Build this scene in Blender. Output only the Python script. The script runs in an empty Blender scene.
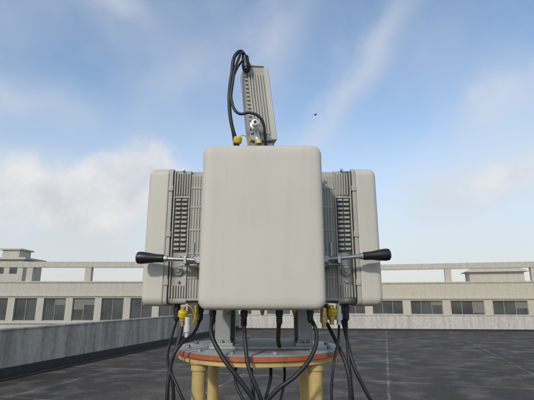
import bpy, bmesh, math, random
from mathutils import Vector, Matrix
random.seed(4)
R=math.radians
scene=bpy.context.scene
scene.view_settings.view_transform='Standard'
scene.view_settings.look='None'
scene.view_settings.exposure=0
col=scene.collection

# ---------------------------------------------------------------- materials
def nn(nt,t,**k):
    n=nt.nodes.new(t)
    for a,b in k.items(): setattr(n,a,b)
    return n
def mat(name,c,rough=0.5,metal=0.0,var=0.12,scale=8.0,bump=0.0,bscale=60,spec=0.5,dark=None,coord='Object',streak=0):
    m=bpy.data.materials.new(name); m.use_nodes=True
    nt=m.node_tree; b=nt.nodes['Principled BSDF']
    tc=nn(nt,'ShaderNodeTexCoord')
    n=nn(nt,'ShaderNodeTexNoise'); n.inputs['Scale'].default_value=scale; n.inputs['Detail'].default_value=4
    nt.links.new(tc.outputs[coord],n.inputs['Vector'])
    r=nn(nt,'ShaderNodeValToRGB')
    d=dark if dark else tuple(x*(1-var*2) for x in c)
    r.color_ramp.elements[0].position=0.3; r.color_ramp.elements[0].color=(*d,1)
    r.color_ramp.elements[1].position=0.65; r.color_ramp.elements[1].color=(*c,1)
    nt.links.new(n.outputs['Fac'],r.inputs['Fac']); outc=r.outputs['Color']
    if streak>0:   # faint vertical rain streaks and dust specks
        mp=nn(nt,'ShaderNodeMapping'); mp.inputs['Scale'].default_value=(1,1,.07); nt.links.new(tc.outputs[coord],mp.inputs['Vector'])
        n3=nn(nt,'ShaderNodeTexNoise'); n3.inputs['Scale'].default_value=38; n3.inputs['Detail'].default_value=4; nt.links.new(mp.outputs[0],n3.inputs['Vector'])
        r3=nn(nt,'ShaderNodeValToRGB'); e=r3.color_ramp.elements; e[0].position=.25; e[1].position=.55; v=1-streak; e[0].color=(v,v*.985,v*.96,1); e[1].color=(1,1,1,1)
        nt.links.new(n3.outputs['Fac'],r3.inputs['Fac'])
        n4=nn(nt,'ShaderNodeTexNoise'); n4.inputs['Scale'].default_value=170; n4.inputs['Detail'].default_value=2; nt.links.new(tc.outputs[coord],n4.inputs['Vector'])
        r4=nn(nt,'ShaderNodeValToRGB'); e=r4.color_ramp.elements; e[0].position=.22; e[1].position=.31; v=1-streak*1.8; e[0].color=(v,v*.97,v*.93,1); e[1].color=(1,1,1,1)
        nt.links.new(n4.outputs['Fac'],r4.inputs['Fac'])
        for src in (r3,r4):
            x=nn(nt,'ShaderNodeMix',data_type='RGBA',blend_type='MULTIPLY'); x.inputs[0].default_value=1
            nt.links.new(outc,x.inputs[6]); nt.links.new(src.outputs['Color'],x.inputs[7]); outc=x.outputs[2]
    nt.links.new(outc,b.inputs['Base Color'])
    b.inputs['Roughness'].default_value=rough; b.inputs['Metallic'].default_value=metal
    b.inputs['Specular IOR Level'].default_value=spec
    if bump>0:
        n2=nn(nt,'ShaderNodeTexNoise'); n2.inputs['Scale'].default_value=bscale; n2.inputs['Detail'].default_value=3
        nt.links.new(tc.outputs[coord],n2.inputs['Vector'])
        bp=nn(nt,'ShaderNodeBump'); bp.inputs['Strength'].default_value=bump; bp.inputs['Distance'].default_value=0.01
        nt.links.new(n2.outputs['Fac'],bp.inputs['Height']); nt.links.new(bp.outputs['Normal'],b.inputs['Normal'])
    return m

M_rad=mat('radome_plastic',(0.580,0.555,0.480),0.5,0,0.03,5,0.03,400,0.35,streak=.04)
M_cast=mat('cast_aluminium_paint',(0.46,0.445,0.395),0.55,0,0.07,14,0.10,300,0.4,streak=.10)
M_dark=mat('slot_shade_paint',(0.07,0.07,0.066),0.7,0,0.1)  # near-black colour for the painted shade between louvres
M_steel=mat('galvanised_steel',(0.42,0.43,0.44),0.42,0.75,0.12,25,0.05,200)
M_pale=mat('nickel_plated_fitting',(0.72,0.72,0.70),0.35,0.35,0.05,25)
M_post=mat('grey_painted_steel',(0.36,0.365,0.365),0.5,0.2,0.12,20,0.05,streak=.15)
M_black=mat('black_rubber',(0.012,0.012,0.013),0.42,0,0.1,20,0.05,100)
M_cable=mat('black_cable',(0.014,0.014,0.016),0.5,0,0.1,30)
M_yel=mat('yellow_cap',(0.76,0.52,0.015),0.5,0,0.08)
M_brass=mat('brass',(0.62,0.45,0.20),0.3,0.9,0.1,40)
M_orange=mat('orange_rim',(0.50,0.125,0.04),0.55,0,0.14,18,0.1,120,streak=.2)
M_cream=mat('cream_fibreglass',(0.64,0.47,0.18),0.5,0,0.14,14,0.08,120,streak=.2)
M_plate=mat('plate_grey',(0.40,0.395,0.38),0.45,0.1,0.30,11,0.05)

# ---------------------------------------------------------------- helpers
def empty(name,loc=(0,0,0),rot=(0,0,0)):
    e=bpy.data.objects.new(name,None); e.empty_display_size=0.05
    e.location=loc; e.rotation_euler=rot; col.objects.link(e); return e
def finish(me,name,m,parent,smooth=False,bevel=0,loc=(0,0,0),rot=(0,0,0),seg=2):
    o=bpy.data.objects.new(name,me); col.objects.link(o)
    if m: me.materials.append(m)
    o.location=loc; o.rotation_euler=rot
    if smooth:
        for p in me.polygons: p.use_smooth=True
    if bevel>0:
        b=o.modifiers.new('b','BEVEL'); b.width=bevel; b.segments=seg; b.limit_method='ANGLE'; b.angle_limit=R(40)
        for p in me.polygons: p.use_smooth=True
        w=o.modifiers.new('w','WEIGHTED_NORMAL'); w.keep_sharp=False
    if parent: o.parent=parent
    return o
def boxes(name,lst,m,parent=None,bevel=0,loc=(0,0,0),rot=(0,0,0)):
    bm=bmesh.new()
    for (x0,x1,y0,y1,z0,z1) in lst:
        v=[bm.verts.new(p) for p in ((x0,y0,z0),(x1,y0,z0),(x1,y1,z0),(x0,y1,z0),(x0,y0,z1),(x1,y0,z1),(x1,y1,z1),(x0,y1,z1))]
        for f in ((3,2,1,0),(4,5,6,7),(0,1,5,4),(1,2,6,5),(2,3,7,6),(3,0,4,7)): bm.faces.new([v[i] for i in f])
    me=bpy.data.meshes.new(name); bm.to_mesh(me); bm.free()
    return finish(me,name,m,parent,False,bevel,loc,rot)
def rr(w,h,r,n=7):
    pts=[]
    for cx,cz,a0 in ((w/2-r,h/2-r,0),(-w/2+r,h/2-r,90),(-w/2+r,-h/2+r,180),(w/2-r,-h/2+r,270)):
        for i in range(n+1):
            a=R(a0+90*i/n); pts.append((cx+r*math.cos(a),cz+r*math.sin(a)))
    return pts
def loft(name,layers,m,parent,loc=(0,0,0),rot=(0,0,0)):
    bm=bmesh.new(); rings=[]
    for (y,w,h,r) in layers:
        rings.append([bm.verts.new((x,y,z)) for x,z in rr(w,h,r)])
    N=len(rings[0])
    for a,b in zip(rings,rings[1:]):
        for i in range(N):
            j=(i+1)%N; bm.faces.new((a[i],a[j],b[j],b[i]))
    bm.faces.new(list(reversed(rings[0]))); bm.faces.new(rings[-1])
    bmesh.ops.recalc_face_normals(bm,faces=bm.faces)
    me=bpy.data.meshes.new(name); bm.to_mesh(me); bm.free()
    o=finish(me,name,m,parent,True,0,loc,rot)
    o.modifiers.new('w','WEIGHTED_NORMAL')
    return o
def lathe(name,prof,m,parent,p0,axis,n=24):
    bm=bmesh.new(); ax=Vector(axis).normalized()
    q=Vector((0,0,1)).rotation_difference(ax)
    rings=[]
    for d,r in prof:
        ring=[]
        for i in range(n):
            a=2*math.pi*i/n
            ring.append(bm.verts.new(Vector(p0)+q@Vector((r*math.cos(a),r*math.sin(a),d))))
        rings.append(ring)
    for a,b in zip(rings,rings[1:]):
        for i in range(n):
            j=(i+1)%n; bm.faces.new((a[i],a[j],b[j],b[i]))
    bm.faces.new(list(reversed(rings[0]))); bm.faces.new(rings[-1])
    bmesh.ops.recalc_face_normals(bm,faces=bm.faces)
    me=bpy.data.meshes.new(name); bm.to_mesh(me); bm.free()
    o=finish(me,name,m,parent,True)
    es=o.modifiers.new('e','EDGE_SPLIT'); es.split_angle=R(38)
    return o
def cyl(name,p0,p1,r,m,parent,n=20):
    v=Vector(p1)-Vector(p0); L=v.length; c=min(r*0.15,L*0.1)
    return lathe(name,[(0,r-c),(c,r),(L-c,r),(L,r-c)],m,parent,p0,v,n)
def tube(name,pts,r,m,parent=None):
    cu=bpy.data.curves.new(name,'CURVE'); cu.dimensions='3D'; cu.bevel_depth=r; cu.bevel_resolution=4; cu.resolution_u=10
    cu.use_fill_caps=True
    s=cu.splines.new('BEZIER'); s.bezier_points.add(len(pts)-1)
    for bp,p in zip(s.bezier_points,pts):
        bp.co=p; bp.handle_left_type='AUTO'; bp.handle_right_type='AUTO'
    cu.materials.append(m)
    o=bpy.data.objects.new(name,cu); col.objects.link(o)
    if parent: o.parent=parent
    return o

# ---------------------------------------------------------------- radio panel units
def unit(loc,rotz,W=0.293,H=0.40,T=0.155):
    e=empty('antenna_radio_unit',loc,(0,0,rotz))
    lay=[(0.0,W-.060,H-.060,.010),(0.0004,W-.034,H-.034,.014),(0.0022,W-.020,H-.020,.018),(0.006,W-.0105,H-.0105,.021),
         (0.011,W-.005,H-.005,.022),(0.018,W-.002,H-.002,.023),(0.055,W,H,.024),(0.0585,W-.001,H-.001,.024),(0.0586,W-.005,H-.005,.022),(0.060,W-.005,H-.005,.022)]
    loft('radome',lay,M_rad,e)
    Wc=W-.004; Hc=H-.006
    loft('housing_flange',[(0.0602,Wc,Hc,.016),(0.0605,Wc+.002,Hc+.002,.016),(0.070,Wc+.002,Hc+.002,.016),(0.0705,Wc,Hc,.016)],M_cast,e)
    loft('housing',[(0.0706,Wc-.012,Hc-.008,.010),(0.1205,Wc-.012,Hc-.008,.010),(0.121,Wc-.016,Hc-.012,.010)],M_cast,e)
    n=19; L=[]
    for i in range(n):
        x=-(Wc-.016)/2+(Wc-.016)*i/(n-1)
        top=Hc/2-.004 if i not in (0,n-1) else Hc/2-.016
        L.append((x-.0012,x+.0012,.1211,T,-Hc/2+.012,top))
    boxes('cooling_fins',L,M_cast,e,0.0006)
    for s in (-1,1):
        xo=s*(Wc/2-.006)
        def bx(a,b): return (min(xo+s*b,xo+s*a),max(xo+s*b,xo+s*a))
        L=[]
        x0,x1=bx(.0050,-.001)
        for y0,y1 in ((.0745,.0778),(.1172,.1204)):
            L.append((x0,x1,y0,y1,-Hc/2+.02,Hc/2-.010))
        for k in range(5):
            y=.0825+.0070*k
            L.append((x0,x1,y,y+.0032,Hc/2-.078,Hc/2-.014))
        for k in range(5):
            y=.0825+.0070*k
            L.append((x0,x1,y,y+.0032,-Hc/2+.020,-Hc/2+.052))
        L.append((x0,x1,.0779,.1171,Hc/2-.087,Hc/2-.083))
        boxes('side_ribs',L,M_cast,e,0.0008)
        x0,x1=bx(.0062,-.001)
        L=[]
        for k in range(12):
            z=-.044+.0125*k
            L.append((x0,x1,.0815,.0965,z,z+.0066)); L.append((x0,x1,.0992,.1142,z,z+.0066))
        boxes('side_louvres',L,M_cast,e,0.0020)
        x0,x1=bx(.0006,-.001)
        boxes('side_slot_shade',[(x0,x1,.0800,.1157,-.050,.104)],M_dark,e)  # thin dark sheet, paints the slot shade behind the louvres
        xf=s*(Wc-.016)/2
        L=[]
        for k in range(4):
            y=.124+.0075*k
            L.append((min(xf,xf+s*.004),max(xf,xf+s*.004),y,y+.0026,-Hc/2+.02,Hc/2-.022))
        for z in (-.12,-.055,.01,.075,.13):
            L.append((min(xf,xf+s*.0035),max(xf,xf+s*.0035),.1215,T-.002,z,z+.006))
        boxes('edge_fins',L,M_cast,e,0.0007)
        for zz in (-Hc/2+.062,-Hc/2+.128,Hc/2-.005):
            cyl('bolt',(xo,.0985,zz),(xo+s*.009,.0985,zz),.0038,M_steel,e,10)
        lathe('boss',[(0,.013),(.008,.012),(.010,.009)],M_cast,e,(xo,.0985,-.100),(s,0,0),20)
        cyl('boss_bolt',(xo+s*.009,.0985,-.100),(xo+s*.014,.0985,-.100),.0045,M_steel,e,6)
        for zz in (-.13,.0,.13):
            boxes('latch',[(min(xo,xo+s*.010),max(xo,xo+s*.010),.0600,.0730,zz-.008,zz+.008)],M_cast,e,0.0015)
    return e
def gland(parent,p,h=.028,r=.0085,m=M_black):
    x,y,z=p
    lathe('cable_gland',[(0,r*.6),(.004,r*.75),(.006,r),(h*.55,r),(h*.56,r*1.2),(h*.85,r*1.2),(h*.86,r*.9),(h,r*.9)],m,parent,(x,y,z-h),(0,0,1),16)

CX=-0.015
u1=unit((-0.0117,0.968,1.7765),0,W=.297,H=.402)
u2=unit((-0.337,1.272,1.775),R(-90),W=.286,H=.385,T=.160)
u3=unit((0.311,1.272,1.775),R(90),W=.286,H=.385,T=.160)
u4=unit((-0.013,1.60,1.775),R(180),W=.286,H=.385)
for x,h in ((-.122,.040),(-.045,.048),(.042,.042),(.118,.036)):
    gland(u1,(x,.09,-.196),h,.0075)
for x in (-.085,.0,.08):
    gland(u1,(x,.11,-.196),.018,.005,M_brass)

# ---------------------------------------------------------------- small upper unit
tu=empty('slim_radio_unit',(-0.021,1.25,2.083),(R(-4),R(-5.5),R(14)))
loft('body',[(-.030,.070,.262,.006),(-.029,.074,.266,.007),(.028,.074,.266,.007),(.030,.070,.262,.006)],M_cast,tu,(0,0,.133))
L=[]
for k in range(6):
    x=-.024+.0090*k
    L.append((x,x+.0032,-.037,-.0295,.020,.238))
boxes('front_fins',L,M_rad,tu,0.0008)
L=[]
for k in range(15):
    z=.022+.0145*k; L.append((-.0365,-.0285,-.036,-.0295,z,z+.008))
boxes('edge_teeth',L,M_cast,tu,0.001)
loft('side_radome',[(-.030,.014,.256,.005),(-.026,.020,.262,.006),(.026,.020,.262,.006),(.030,.014,.256,.005)],M_rad,tu,(.0395,-.001,.133))
boxes('top_lip',[(-.034,.034,-.034,.028,.2665,.272)],M_rad,tu,0.0015)
cyl('connector_body',(-.031,-.050,.236),(-.031,-.046,.292),.0120,M_black,tu)
lathe('connector_nut',[(0,.013),(.002,.0150),(.016,.0150),(.018,.013)],M_black,tu,(-.031,-.049,.244),(0,0,1),10)
boxes('connector_bracket',[(-.036,-.022,-.040,-.0375,.232,.262)],M_steel,tu,.001)
boxes('foot_bracket',[(-.040,.040,-.02,.02,-.10,-.002)],M_post,tu,0.003)
cn=empty('coaxial_connector',(-.036,1.180,2.118))
lathe('body',[(0,.008),(.03,.008),(.031,.0145),(.047,.0145),(.048,.010),(.064,.010),(.065,.007)],M_pale,cn,(0,.04,0),(0,-1,0),20)
lathe('nut',[(0,.0165),(.012,.0165)],M_pale,cn,(0,.010,0),(0,-1,0),6)
cyl('bore',(0,-.0252,0),(0,-.0262,0),.005,M_black,cn)
cyl('elbow',(0,.030,0),(.010,.030,-.050),.0085,M_pale,cn)
cyl('elbow_nut',(.0085,.030,-.036),(.0105,.030,-.050),.0115,M_brass,cn,6)
yc=empty('protective_cap',(-.088,1.16,2.052))
lathe('cap',[(0,.011),(.002,.0125),(.016,.0125),(.019,.010)],M_yel,yc,(0,0,0),(.1,-.2,1),18)
tube('cap_strap',[(0,0,.012),(.018,-.004,.024),(.032,.002,.010),(.045,.02,-.01)],.0018,M_yel,yc)
uc=empty('upper_cable')
tube('cable_1',[(-.076,1.205,2.362),(-.080,1.203,2.384),(-.096,1.192,2.374),(-.112,1.185,2.29),(-.117,1.18,2.20),(-.108,1.18,2.12),(-.090,1.19,2.06),(-.07,1.22,1.99)],.0058,M_cable,uc)
tube('cable_2',[(-.072,1.205,2.357),(-.076,1.200,2.378),(-.092,1.185,2.345),(-.108,1.175,2.25),(-.108,1.17,2.19),(-.085,1.165,2.150),(-.05,1.160,2.150),(-.018,1.160,2.130),(-.006,1.175,2.08),(-.004,1.22,2.00)],.0045,M_cable,uc)
tube('cable_3',[(-.074,1.20,2.360),(-.098,1.20,2.32),(-.114,1.195,2.24),(-.112,1.195,2.15),(-.098,1.20,2.05)],.0035,M_cable,uc)

# ---------------------------------------------------------------- stand
st=empty('equipment_stand',(0,0,0))
PX,PY,PZ=-0.022,1.275,1.467
lathe('round_top',[(0,.2335),(.0006,.2345),(.0022,.2345),(.0028,.2335)],M_plate,st,(PX,PY,PZ),(0,0,1),96)
lathe('orange_rim',[(0,.236),(.001,.2375),(.0095,.2375),(.0108,.236)],M_orange,st,(PX,PY,PZ-.0109),(0,0,1),96)
lathe('cream_board',[(0,.228),(.001,.230),(.012,.230),(.013,.229)],M_cream,st,(PX,PY,PZ-.024),(0,0,1),96)
for lx,ly in ((-.172,1.125),(.122,1.125),(-.172,1.425),(.122,1.425)):
    lathe('leg',[(0,.016),(.02,.0175),(1.40,.0175),(1.4428,.0175)],M_cream,st,(lx,ly,0),(0,0,1),24)
    lathe('foot',[(0,.03),(.012,.03),(.014,.022),(.03,.020)],M_black,st,(lx,ly,0),(0,0,1),24)
    lathe('leg_collar',[(0,.021),(.012,.021),(.0155,.024)],M_cream,st,(lx,ly,1.427),(0,0,1),24)
lathe('lower_shelf',[(0,.238),(.016,.238)],M_cream,st,(PX-.003,PY,.42),(0,0,1),64)
for k in range(12):
    a=2*math.pi*k/12+.2
    lathe('bolt',[(0,.007),(.006,.007),(.007,.005)],M_steel,st,(PX+.205*math.cos(a),PY+.205*math.sin(a),PZ+.003),(0,0,1),6)
mf=empty('mounting_frame',(0,0,0))
boxes('base_plate',[(-.155,.125,1.17,1.39,PZ+.0030,PZ+.012)],M_post,mf,.002)
boxes('uprights',[(-.142,-.100,1.185,1.20,PZ+.0122,1.90),(.085,.124,1.185,1.20,PZ+.0122,1.90),
                  (-.142,-.100,1.36,1.375,PZ+.0122,1.90),(.085,.124,1.36,1.375,PZ+.0122,1.90)],M_post,mf,.002)
boxes('upright_webs',[(-.142,-.138,1.2002,1.3598,PZ+.0122,1.90),(.120,.124,1.2002,1.3598,PZ+.0122,1.90)],M_post,mf,.001)
boxes('upright_feet',[(-.152,-.092,1.172,1.1845,PZ+.0122,PZ+.020),(.077,.123,1.172,1.1845,PZ+.0122,PZ+.020)],M_post,mf,.001)
for x in (-.145,-.122,-.1,.085,.103,.117): cyl('foot_bolt',(x,1.1783,PZ+.020),(x,1.1783,PZ+.027),.0045,M_steel,mf,6)
boxes('cross_plates',[(-.16,.14,1.17,1.39,1.9005,1.912),(-.1375,.1195,1.2002,1.3598,1.60,1.608)],M_post,mf,.002)
cyl('mast',(CX,1.275,1.9125),(CX-.004,1.27,2.075),.028,M_post,mf)
boxes('front_clamp',[(-.09,.065,1.130,1.1845,1.70,1.72),(-.09,.065,1.130,1.1845,1.83,1.85)],M_steel,mf,.002)
boxes('side_clamps',[(-.178,-.1425,1.22,1.33,1.69,1.71),(.1245,.152,1.22,1.33,1.69,1.71),(-.178,-.1425,1.22,1.33,1.84,1.86),(.1245,.152,1.22,1.33,1.84,1.86)],M_steel,mf,.002)
def lever(s,x0,x1,x2,z0,z1):
    e=empty('clamp_lever',(0,0,0))
    y=1.085
    cyl('rod',(x0,y,z0),(x1,y,z1),.0052,M_steel,e)
    d=Vector((x2-x1,0,(z1-z0)*0.6)); L=d.length
    lathe('grip',[(0,.0085),(.002,.0105),(.010,.0108),(.022,.0112),(L*.6,.0145),(L*.82,.0160),(L*.94,.0150),(L*.985,.011),(L,.006)],M_black,e,(x1,y,z1),d,28)
    lathe('collar',[(0,.0085),(.008,.0085)],M_steel,e,(x1-s*.0085,y,z1-0.0002),(s,0,0),18)
    lathe('hub',[(0,.008),(.002,.010),(.026,.010),(.028,.008)],M_steel,e,(x0-s*.004,y-.014,z0),(0,1,0),20)
    boxes('jaw',[(min(x0-s*.004,x0+s*.016),max(x0-s*.004,x0+s*.016),y+.0145,y+.10,z0-.018,z0+.012)],M_steel,e,.002)
    boxes('rod_guide',[(min(x0+s*.028,x0+s*.036),max(x0+s*.028,x0+s*.036),y-.008,y+.044,z0-.011,z0+.010)],M_steel,e,.0015)
    cyl('bolt_up',(x0+s*.012,y,z0+.008),(x0+s*.012,y,z0+.045),.0034,M_steel,e)
    cyl('second_rod',(x0+s*.002,y+.012,z0-.012),(x0+s*.050,y+.012,z0-.013),.0032,M_steel,e)
    return e
lever(-1,-.180,-.268,-.340,1.700,1.704)
lever(1,.155,.250,.322,1.702,1.710)

sc=empty('cable_connectors')
def conn(x,y,z,cap=True,m=M_brass):
    lathe('body',[(0,.006),(.012,.006),(.013,.0095),(.028,.0095),(.029,.0075),(.05,.0075)],m,sc,(x,y,z-.05),(0,0,1),16)
    if cap:
        lathe('yellow_cap',[(0,.010),(.002,.0125),(.014,.0125),(.018,.009)],M_yel,sc,(x,y-.004,z-.026),(.15,-.35,1),16)
conn(-.222,1.135,1.582); conn(.170,1.135,1.586)
conn(-.190,1.15,1.585,False); conn(.145,1.10,1.580,False)
conn(.190,1.14,1.585,False,M_pale); conn(-.206,1.12,1.556,False,M_pale)
for x in (-.245,-.182,.158,.205,.215): gland(sc,(x,1.17,1.588),.045,.0085)
tube('cap_strap',[(-.222,1.125,1.57),(-.205,1.11,1.585),(-.19,1.12,1.565),(-.192,1.13,1.54)],.0018,M_yel,sc)
tube('cap_strap',[(.170,1.125,1.575),(.150,1.11,1.59),(.140,1.12,1.565),(.146,1.10,1.54)],.0018,M_yel,sc)

hc=empty('hanging_cables')
C=[
 ([(-.134,1.06,1.56),(-.133,1.035,1.525),(-.104,1.010,1.475),(-.062,1.00,1.425),(-.026,1.00,1.375),(.01,1.03,1.25),(.04,1.20,.85),(.05,1.30,.30),(.12,1.45,.02),(.6,1.9,.008)],.0052),
 ([(-.057,1.06,1.56),(-.052,1.03,1.51),(-.041,1.012,1.447),(-.014,1.005,1.385),(.015,1.05,1.25),(.02,1.25,.80),(.0,1.30,.30),(-.1,1.5,.02),(-.3,2.2,.008)],.0048),
 ([(.030,1.06,1.565),(.029,1.08,1.53),(.030,1.14,1.49),(.033,1.16,1.4805)],.0055),
 ([(.106,1.06,1.56),(.118,1.035,1.52),(.105,1.015,1.478),(.066,1.00,1.435),(.018,1.00,1.400),(-.012,1.01,1.360),(-.03,1.06,1.22),(-.02,1.2,.80),(-.05,1.3,.3),(-.2,1.5,.01)],.0050),
 ([(-.222,1.135,1.535),(-.226,1.12,1.50),(-.240,1.10,1.44),(-.242,1.09,1.38),(-.238,1.10,1.28),(-.20,1.2,.80),(-.20,1.3,.2),(-.5,1.6,.01)],.0048),
 ([(-.245,1.17,1.545),(-.248,1.13,1.50),(-.243,1.08,1.45),(-.215,1.05,1.41),(-.19,1.04,1.37),(-.14,1.06,1.30),(-.05,1.15,1.1),(0,1.25,.7),(.0,1.3,.2),(.1,1.6,.01)],.0034),
 ([(-.182,1.17,1.545),(-.19,1.12,1.515),(-.215,1.08,1.49),(-.232,1.07,1.455),(-.225,1.07,1.40),(-.22,1.08,1.33),(-.18,1.2,.8),(-.18,1.25,.3),(-.2,1.5,.01)],.0042),
 ([(.158,1.17,1.545),(.175,1.12,1.50),(.195,1.08,1.44),(.199,1.07,1.38),(.19,1.08,1.25),(.15,1.2,.8),(.18,1.3,.2),(.5,1.8,.01)],.0048),
 ([(.205,1.17,1.545),(.208,1.13,1.50),(.216,1.10,1.44),(.240,1.09,1.385),(.262,1.09,1.34),(.28,1.10,1.2),(.22,1.2,.7),(.25,1.3,.1),(.7,1.7,.01)],.0050),
 ([(.190,1.14,1.535),(.180,1.10,1.50),(.160,1.05,1.46),(.150,1.04,1.40),(.148,1.04,1.34),(.12,1.1,1.1),(.1,1.2,.6),(.1,1.3,.1),(.2,1.7,.01)],.0034),
 ([(.215,1.17,1.545),(.206,1.12,1.49),(.204,1.09,1.42),(.206,1.08,1.34),(.2,1.1,1.2),(.18,1.2,.7),(.3,1.4,.01)],.0040),
 ([(-.040,1.10,1.440),(-.036,1.06,1.42),(-.030,1.05,1.37),(-.02,1.06,1.28),(.0,1.2,.9),(.0,1.3,.1)],.0040),
 ([(.010,1.12,1.440),(.008,1.08,1.41),(-.004,1.05,1.37),(-.02,1.06,1.25),(-.01,1.2,.9),(.0,1.3,.1)],.0040),
 ([(.045,1.20,1.440),(.046,1.16,1.40),(.030,1.12,1.34),(.01,1.15,1.2),(.03,1.25,.8),(.04,1.35,.1)],.0036),
 ([(-.075,1.12,1.440),(-.078,1.07,1.42),(-.062,1.045,1.385),(-.035,1.04,1.345),(-.01,1.10,1.2),(.0,1.2,.8),(.0,1.3,.1)],.0034),
]
for i,(p,r) in enumerate(C): tube('cable_%d'%(i+1),p,r,M_cable,hc)

# ---------------------------------------------------------------- rooftop
YAW=math.atan(.2764)
def roofmat():
    m=bpy.data.materials.new('roof_membrane'); m.use_nodes=True; nt=m.node_tree; b=nt.nodes['Principled BSDF']; lk=nt.links.new
    tc=nn(nt,'ShaderNodeTexCoord')
    mp=nn(nt,'ShaderNodeMapping'); mp.inputs['Rotation'].default_value=(0,0,YAW); lk(tc.outputs['Object'],mp.inputs['Vector'])
    def noise(s,d,dist=0):
        n=nn(nt,'ShaderNodeTexNoise'); n.inputs['Scale'].default_value=s; n.inputs['Detail'].default_value=d; n.inputs['Distortion'].default_value=dist
        lk(mp.outputs['Vector'],n.inputs['Vector']); return n.outputs['Fac']
    def ramp(f,a,b_,ca=(0,0,0,1),cb=(1,1,1,1)):
        r=nn(nt,'ShaderNodeValToRGB'); e=r.color_ramp.elements; e[0].position=a;e[1].position=b_;e[0].color=ca;e[1].color=cb; lk(f,r.inputs['Fac']); return r.outputs['Color']
    def mix(f,a,b_,t='MIX'):
        x=nn(nt,'ShaderNodeMix',data_type='RGBA',blend_type=t)
        for s,v in ((0,f),(6,a),(7,b_)):
            if isinstance(v,(int,float)): x.inputs[s].default_value=v
            elif isinstance(v,tuple): x.inputs[s].default_value=v
            else: lk(v,x.inputs[s])
        return x.outputs[2]
    big=noise(.45,6,.6); med=noise(1.7,6); fin=noise(22,4)
    base=ramp(big,.36,.62,(.056,.048,.040,1),(.118,.100,.082,1))
    c=mix(ramp(med,.48,.70),base,(.175,.150,.122,1))
    c=mix(1.0,c,ramp(fin,.25,.8,(.65,.65,.65,1),(1.2,1.2,1.2,1)),'MULTIPLY')
    br=nn(nt,'ShaderNodeTexBrick'); br.offset=0.0; br.inputs['Scale'].default_value=1.0
    br.inputs['Mortar Size'].default_value=.030; br.inputs['Mortar Smooth'].default_value=.4
    br.inputs['Brick Width'].default_value=3.1; br.inputs['Row Height'].default_value=3.1
    wob=nn(nt,'ShaderNodeVectorMath',operation='MULTIPLY_ADD')
    nz=nn(nt,'ShaderNodeTexNoise'); nz.inputs['Scale'].default_value=2.5; lk(mp.outputs['Vector'],nz.inputs['Vector'])
    lk(nz.outputs['Color'],wob.inputs[0]); wob.inputs[1].default_value=(.08,.08,0); lk(mp.outputs['Vector'],wob.inputs[2])
    lk(wob.outputs[0],br.inputs['Vector'])
    br.inputs['Color1'].default_value=(0,0,0,1); br.inputs['Color2'].default_value=(0,0,0,1); br.inputs['Mortar'].default_value=(1,1,1,1)
    jf=mix(1.0,br.outputs['Color'],ramp(med,.38,.62,(.12,.12,.12,1),(.8,.8,.8,1)),'MULTIPLY')
    c=mix(jf,c,(.27,.245,.21,1))
    lk(c,b.inputs['Base Color'])
    lk(ramp(big,.36,.50,(.6,.6,.6,1),(.9,.9,.9,1)),b.inputs['Roughness'])
    b.inputs['Specular IOR Level'].default_value=.15
    bp=nn(nt,'ShaderNodeBump'); bp.inputs['Strength'].default_value=.5; bp.inputs['Distance'].default_value=.02
    lk(fin,bp.inputs['Height']); lk(bp.outputs['Normal'],b.inputs['Normal'])
    return m
def concrete(name,c,stain,lo=.36,hi=.60):
    m=bpy.data.materials.new(name); m.use_nodes=True; nt=m.node_tree; b=nt.nodes['Principled BSDF']; lk=nt.links.new
    tc=nn(nt,'ShaderNodeTexCoord')
    mp=nn(nt,'ShaderNodeMapping'); mp.inputs['Scale'].default_value=(1,1,.12); lk(tc.outputs['Object'],mp.inputs['Vector'])
    n=nn(nt,'ShaderNodeTexNoise'); n.inputs['Scale'].default_value=3.2; n.inputs['Detail'].default_value=6; n.inputs['Roughness'].default_value=.65; lk(mp.outputs['Vector'],n.inputs['Vector'])
    r=nn(nt,'ShaderNodeValToRGB'); e=r.color_ramp.elements; e[0].position=lo;e[0].color=(*stain,1);e[1].position=hi;e[1].color=(*c,1); lk(n.outputs['Fac'],r.inputs['Fac'])
    n2=nn(nt,'ShaderNodeTexNoise'); n2.inputs['Scale'].default_value=9; n2.inputs['Detail'].default_value=5; lk(tc.outputs['Object'],n2.inputs['Vector'])
    r2=nn(nt,'ShaderNodeValToRGB'); e=r2.color_ramp.elements; e[0].position=.25;e[0].color=(.76,.76,.76,1);e[1].position=.7;e[1].color=(1.06,1.06,1.06,1); lk(n2.outputs['Fac'],r2.inputs['Fac'])
    x=nn(nt,'ShaderNodeMix',data_type='RGBA',blend_type='MULTIPLY'); x.inputs[0].default_value=1; lk(r.outputs['Color'],x.inputs[6]); lk(r2.outputs['Color'],x.inputs[7])
    lk(x.outputs[2],b.inputs['Base Color']); b.inputs['Roughness'].default_value=.85
    bp=nn(nt,'ShaderNodeBump'); bp.inputs['Strength'].default_value=.3; bp.inputs['Distance'].default_value=.01; lk(n2.outputs['Fac'],bp.inputs['Height']); lk(bp.outputs['Normal'],b.inputs['Normal'])
    return m
M_roof=roofmat()
M_conc=concrete('parapet_concrete',(.48,.45,.395),(.27,.25,.215))
M_conc2=concrete('parapet_render',(.57,.545,.49),(.40,.375,.33),.30,.52)
M_bit=mat('bitumen_upstand',(.030,.030,.030),.6,0,.2,6,.3,20)
M_fac=concrete('facade_render_hazed',(.57,.515,.41),(.51,.46,.36),.3,.55)  # base colour made paler to paint in distance haze
M_fac2=concrete('facade_render_pale_hazed',(.54,.505,.43),(.47,.44,.37),.3,.55)  # greyer render, distance haze likewise put into the colour
M_glass=mat('window_glass',(.095,.098,.098),.22,0,.25,.6,0,60,.5)
M_frame=mat('window_frame',(.34,.335,.31),.5)
M_blind=mat('window_blind',(.22,.21,.19),.8,0,.1)
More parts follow.
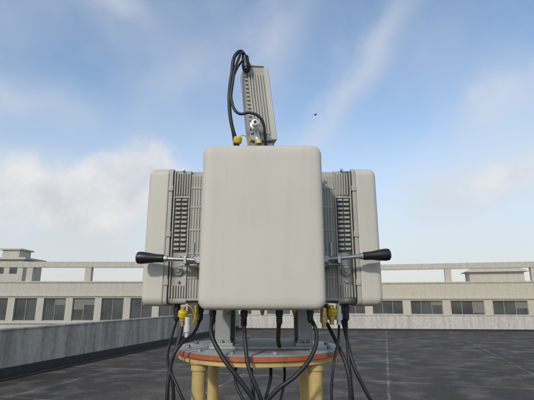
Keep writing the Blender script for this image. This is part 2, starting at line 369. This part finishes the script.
M_grd=mat('ground_mix',(.10,.11,.07),.9,0,.25,.05)

def quad(name,pts,m,parent=None):
    me=bpy.data.meshes.new(name); me.from_pydata(pts,[],[tuple(range(len(pts)))]); return finish(me,name,m,parent)
quad('ground',[(-1500,-1500,-12),(1500,-1500,-12),(1500,1500,-12),(-1500,1500,-12)],M_grd)
def LX(y): return -5.6+.2764*(y-9.1)
def farY(x): return 22.9-.085*(x-8)
roof=[(LX(-14)-.3,-14,0),(34,-14,0),(34,farY(34)+.1,0),(LX(23.6)-.3,23.6+.25,0)]
quad('rooftop_floor',roof,M_roof)
bm=bmesh.new()
top=[bm.verts.new((x,y,-.02)) for x,y,z in roof]; bot=[bm.verts.new((x,y,-12)) for x,y,z in roof]
for i in range(4):
    j=(i+1)%4; bm.faces.new((top[i],top[j],bot[j],bot[i]))
bm.faces.new(top)
me=bpy.data.meshes.new('host'); bm.to_mesh(me); bm.free(); finish(me,'host_building',M_fac2,None)
lp=empty('parapet_wall',(LX(-14),-14,0),(0,0,-YAW))
Ln=math.hypot(37.7,LX(23.7)-LX(-14))
segs=[]
y=0
while y<Ln:
    y2=min(y+5.2,Ln)
    segs.append((-.22,0,y+.006,y2-.006,0,.955))
    y=y2
boxes('wall',segs,M_conc,lp,.004)
boxes('wall_core',[(-.20,-.02,0,Ln,0,.95)],M_conc,lp)
boxes('coping',[(-.25,.025,0,Ln,.9555,.995)],M_conc,lp,.008)
boxes('bitumen_upstand',[(.0,.012,0,Ln,.012,.20)],M_bit,lp)
boxes('gutter_kerb',[(.0125,.30,0,Ln,.002,.04)],M_bit,lp,.01)
a=math.atan(-.085)
fp=empty('parapet_wall',(LX(23.4),farY(LX(23.4)),0),(0,0,a))
L2=38
segs=[]; y=0
while y<L2:
    segs.append((y+.005,min(y+6.1,L2)-.005,0,.22,0,.775)); y+=6.1
boxes('wall',segs,M_conc2,fp,.004)
boxes('wall_core',[(0,L2,.02,.2,0,.77)],M_conc2,fp)
boxes('coping',[(0,L2,-.03,.25,.7755,.83)],M_conc2,fp,.008)
boxes('bitumen_upstand',[(0,L2,-.012,0,.003,.10)],M_bit,fp)

# ---------------------------------------------------------------- background buildings
def building(name,loc,rotz,Lx,bays,ztop,zper,m,zw0,zw1,posts,depth=14):
    e=empty(name,loc,(0,0,rotz))
    W=[]
    W.append((0,Lx,0,.3,zw1,ztop))
    levels=[(zw0,zw1)]
    z=zw0
    while z-1.9>-11.5:
        levels.append((z-3.5,z-3.5+(zw1-zw0)))
        W.append((0,Lx,0,.3,z-3.5+(zw1-zw0),z)); z-=3.5
    W.append((0,Lx,0,.3,-12,z))
    G=[];F=[];B=[]
    for (a0,a1) in levels:
        xprev=0
        for (x0,x1) in bays:
            W.append((xprev,x0,0,.3,a0,a1)); xprev=x1
            G.append((x0,x1,.20,.22,a0,a1))
            n=max(2,int(round((x1-x0)/.95)))
            for k in range(n+1):
                xx=x0+(x1-x0)*k/n
                xx=min(max(xx,x0+.031),x1-.031)
                F.append((xx-.022,xx+.022,.15,.198,a0+.06,a1-.06))
                if k<n and random.random()<.22:
                    hgt=random.choice((.35,.6,1.0))*(a1-a0)*.8
                    B.append((xx+.04,xx+(x1-x0)/n-.04,.185,.1995,a1-.06-hgt,a1-.061))
            F.append((x0+.001,x1-.001,.15,.198,a0+.001,a0+.06)); F.append((x0+.001,x1-.001,.15,.198,a1-.06,a1-.001))
        W.append((xprev,Lx,0,.3,a0,a1))
    boxes('front_wall',W,m,e)
    boxes('glass',G,M_glass,e); boxes('window_frames',F,M_frame,e); boxes('blinds',B,M_blind,e)
    boxes('body',[(0,Lx,.301,depth,-12,ztop-1.0)],m,e)
    boxes('roof_parapet_coping',[(-.1,Lx+.1,-.08,.42,ztop+.001,ztop+.14)],M_fac2,e)
    boxes('string_courses',[(-.05,Lx+.05,-.12,-.002,zw1+.15,zw1+.33),(-.05,Lx+.05,-.12,-.002,zw0-.25,zw0-.08)],M_fac2,e)
    P=[]
    for x in posts: P.append((x-.30,x+.30,.45,1.0,ztop-1.0,zper-.55))
    boxes('pergola_posts',P,m,e)
    boxes('pergola_beams',[(posts[0]-1,posts[-1]+1,.40,1.05,zper-.549,zper)],M_fac2,e)
    return e
ba=math.atan(-.276)
bays=[]
x=1.2
while x<58:
    bays.append((x,x+3.0)); x+=3.75
building('office_building',(2.5,46.5,0),ba,62,bays,3.2,5.2,M_fac,.15,1.50,[.8+7.75*k for k in range(8)])
bays=[]; x=.9
while x<40:
    bays.append((x,x+2.1)); x+=2.75
building('office_building',(-41.5,40.5,0),R(1.0),40,bays,3.2,5.25,M_fac2,-.35,1.75,[6.8+5.7*k for k in range(6)])
sh=empty('stair_house',(-39.5,60,0))
boxes('walls',[(0,4.6,0,5,-12,7.2)],M_fac2,sh)
boxes('roof_slab',[(-.4,5.0,-.4,5.4,7.201,7.5)],M_fac2,sh)
boxes('upper_room',[(.7,3.2,1,4,7.501,8.7)],M_fac2,sh)
boxes('upper_slab',[(.4,3.5,.7,4.3,8.701,8.9)],M_fac2,sh)
boxes('windows',[(.8,1.9,-.02,-.005,5.2,6.4),(2.7,3.8,-.02,-.005,5.2,6.4)],M_glass,sh)
rs=empty('roof_shed',(25.0,52,0),(0,0,ba))
boxes('walls',[(0,6,0,3,2,4.9)],M_fac2,rs)
me=bpy.data.meshes.new('r'); me.from_pydata([(-.5,-.5,4.9),(6.5,-.5,4.9),(6.5,3.5,4.9),(-.5,3.5,4.9),(1.5,1.5,5.9),(5,1.5,5.9)],[],[(0,1,5,4),(1,2,5),(2,3,4,5),(3,0,4),(3,2,1,0)])
finish(me,'hip_roof',M_fac,rs)

# ---------------------------------------------------------------- bird
bd=empty('bird',(3.80,30,15.65),(R(10),R(-25),R(30)))
lathe('body',[(0,.005),(.04,.03),(.12,.045),(.22,.035),(.30,.012),(.33,.002)],M_black,bd,(-.16,0,0),(1,0,0),10)
me=bpy.data.meshes.new('w'); me.from_pydata([(-.04,0,.02),(.08,0,.02),(.05,.16,.09),(-.05,.16,.09),(-.10,.34,.03),(.05,-.16,.09),(-.05,-.16,.09),(-.10,-.34,.03),(-.17,.05,.0),(-.17,-.05,0),(-.08,0,0)],[],[(0,1,2,3),(3,2,4),(0,6,5,1),(6,7,5),(8,9,10)])
finish(me,'wings',M_black,bd)

# ---------------------------------------------------------------- world
EL=30; AZ=205
w=bpy.data.worlds.new('World'); scene.world=w; w.use_nodes=True
nt=w.node_tree; nt.nodes.clear(); lk=nt.links.new
out=nn(nt,'ShaderNodeOutputWorld')
sky=nn(nt,'ShaderNodeTexSky',sky_type='NISHITA'); sky.sun_disc=False; sky.sun_elevation=R(EL); sky.sun_rotation=R(AZ)
sky.air_density=1.15; sky.dust_density=0.5; sky.ozone_density=2.2
hs=nn(nt,'ShaderNodeHueSaturation'); hs.inputs['Saturation'].default_value=1.06; hs.inputs['Value'].default_value=1.22; lk(sky.outputs[0],hs.inputs['Color'])
bg=nn(nt,'ShaderNodeBackground'); bg.inputs['Strength'].default_value=.15; lk(hs.outputs[0],bg.inputs['Color'])
bc=nn(nt,'ShaderNodeBackground'); bc.inputs['Strength'].default_value=1.0
tc=nn(nt,'ShaderNodeTexCoord'); G=tc.outputs['Generated']
def dirv(az,el):
    a,e=R(az),R(el); return Vector((math.sin(a)*math.cos(e),math.cos(a)*math.cos(e),math.sin(e)))
def math_(op,a,b=None,c=None,clamp=False):
    n=nn(nt,'ShaderNodeMath',operation=op); n.use_clamp=clamp
    for i,v in enumerate((a,b,c)):
        if v is None: continue
        if isinstance(v,(int,float)): n.inputs[i].default_value=v
        else: lk(v,n.inputs[i])
    return n.outputs[0]
def dot(v,vec):
    n=nn(nt,'ShaderNodeVectorMath',operation='DOT_PRODUCT'); lk(v,n.inputs[0]); n.inputs[1].default_value=vec; return n.outputs['Value']
def warp(scale,detail,rough,amt):
    nz=nn(nt,'ShaderNodeTexNoise'); nz.inputs['Scale'].default_value=scale; nz.inputs['Detail'].default_value=detail; nz.inputs['Roughness'].default_value=rough; lk(G,nz.inputs['Vector'])
    wm=nn(nt,'ShaderNodeVectorMath',operation='MULTIPLY_ADD'); lk(nz.outputs['Color'],wm.inputs[0]); wm.inputs[1].default_value=(amt,)*3
    sb=nn(nt,'ShaderNodeVectorMath',operation='SUBTRACT'); lk(G,sb.inputs[0]); sb.inputs[1].default_value=(amt/2,)*3; lk(sb.outputs[0],wm.inputs[2])
    return nz,wm.outputs[0]
nz,D1=warp(4.0,6,.52,.20)
nzb,D2=warp(8.5,6,.55,.15)
def blob(az,el,sa,sb_,ang,amp,D=None):
    D=D or D1
    c=dirv(az,el); right=Vector((math.cos(R(az)),-math.sin(R(az)),0)); up=right.cross(c)
    if up.z<0: up=-up
    A=right*math.cos(R(ang))+up*math.sin(R(ang)); B=-right*math.sin(R(ang))+up*math.cos(R(ang))
    sa,sb_=R(sa),R(sb_)
    x=math_('SUBTRACT',dot(D,A/sa),c.dot(A)/sa); y=math_('SUBTRACT',dot(D,B/sb_),c.dot(B)/sb_); z=math_('SUBTRACT',dot(D,c/.6),1/.6)
    q=math_('ADD',math_('MULTIPLY',x,x),math_('ADD',math_('MULTIPLY',y,y),math_('MULTIPLY',z,z)))
    q=math_('MULTIPLY',q,-1.0); return math_('MULTIPLY',math_('EXPONENT',q),amp)
blobs=[(-33,24,9,2.8,-6,.55),(-24,37,6,2.2,-25,.50),(-31,11,8,6,0,.5),(-20,10,11,5,0,.5),
       (13,29,14,2.2,54,.50),(2,36,12,3.2,70,.36),(30,14,11,4.5,12,.60),(34,23,8,3,20,.42),(-12,28,7,3,20,.20),
       (75,25,25,10,10,.7),(-85,30,30,12,0,.8),(180,35,60,14,0,.6)]
tot=None
for b_ in blobs:
    o=blob(*b_); tot=o if tot is None else math_('ADD',tot,o)
mod=nn(nt,'ShaderNodeMapRange'); mod.inputs[1].default_value=.3; mod.inputs[2].default_value=.7; mod.inputs[3].default_value=.6; mod.inputs[4].default_value=1.15; lk(nz.outputs['Fac'],mod.inputs[0])
cl=math_('MULTIPLY',tot,mod.outputs[0])
wisp=nn(nt,'ShaderNodeMapRange'); wisp.inputs[1].default_value=.40; wisp.inputs[2].default_value=.75; wisp.inputs[3].default_value=.03; wisp.inputs[4].default_value=.28; lk(nz.outputs['Fac'],wisp.inputs[0])
cl=math_('ADD',cl,wisp.outputs[0])
cu=math_('ADD',blob(-21,13.5,10.5,5.0,2,1.15,D2),math_('ADD',math_('ADD',blob(-16.5,17.5,5,3.2,0,.6,D2),blob(-29,12.5,8,4.2,0,.6,D2)),blob(31,14.5,10,4.0,10,.70,D2)))
cs=nn(nt,'ShaderNodeMapRange',interpolation_type='SMOOTHSTEP'); cs.inputs[1].default_value=.20; cs.inputs[2].default_value=.95; cs.inputs[3].default_value=0; cs.inputs[4].default_value=.82; lk(cu,cs.inputs[0])
sp=nn(nt,'ShaderNodeSeparateXYZ'); lk(G,sp.inputs[0])
hz=nn(nt,'ShaderNodeMapRange',interpolation_type='SMOOTHERSTEP'); hz.inputs[1].default_value=0; hz.inputs[2].default_value=.52; hz.inputs[3].default_value=.86; hz.inputs[4].default_value=.07; lk(sp.outputs['Z'],hz.inputs[0])
inv=math_('MULTIPLY',math_('SUBTRACT',1.0,math_('MINIMUM',cl,.9)),math_('MULTIPLY',math_('SUBTRACT',1.0,hz.outputs[0]),math_('SUBTRACT',1.0,cs.outputs[0])))
fac=math_('SUBTRACT',1.0,inv,None,True)
cr=nn(nt,'ShaderNodeValToRGB'); e=cr.color_ramp.elements; e[0].position=0;e[0].color=(.62,.64,.66,1);e[1].position=.30;e[1].color=(.69,.73,.78,1)
lk(sp.outputs['Z'],cr.inputs['Fac'])
# cumulus: grey to pale tone follows its own density noise
cc=nn(nt,'ShaderNodeValToRGB'); e=cc.color_ramp.elements; e[0].position=.36;e[0].color=(.64,.655,.69,1);e[1].position=.62;e[1].color=(.86,.84,.83,1); lk(nzb.outputs['Fac'],cc.inputs['Fac'])
cm=nn(nt,'ShaderNodeMix',data_type='RGBA'); lk(cs.outputs[0],cm.inputs[0]); lk(cr.outputs['Color'],cm.inputs[6]); lk(cc.outputs['Color'],cm.inputs[7])
lk(cm.outputs[2],bc.inputs['Color'])
ms=nn(nt,'ShaderNodeMixShader'); lk(fac,ms.inputs[0]); lk(bg.outputs[0],ms.inputs[1]); lk(bc.outputs[0],ms.inputs[2]); lk(ms.outputs[0],out.inputs['Surface'])
w.cycles.sampling_method='MANUAL'; w.cycles.sample_map_resolution=256
sl=bpy.data.lights.new('sun','SUN'); sl.energy=2.0; sl.angle=R(4); sl.color=(1,.93,.83)
so=bpy.data.objects.new('sun',sl); col.objects.link(so)
so.rotation_euler=dirv(AZ,EL).to_track_quat('Z','Y').to_euler()
cd=bpy.data.cameras.new('camera'); cd.lens=27.98; cd.sensor_width=36; cd.clip_end=4000; cd.clip_start=.05
cam=bpy.data.objects.new('camera',cd); col.objects.link(cam); cam.location=(0,0,1.6); cam.rotation_euler=(R(103.5),0,0)
scene.camera=cam
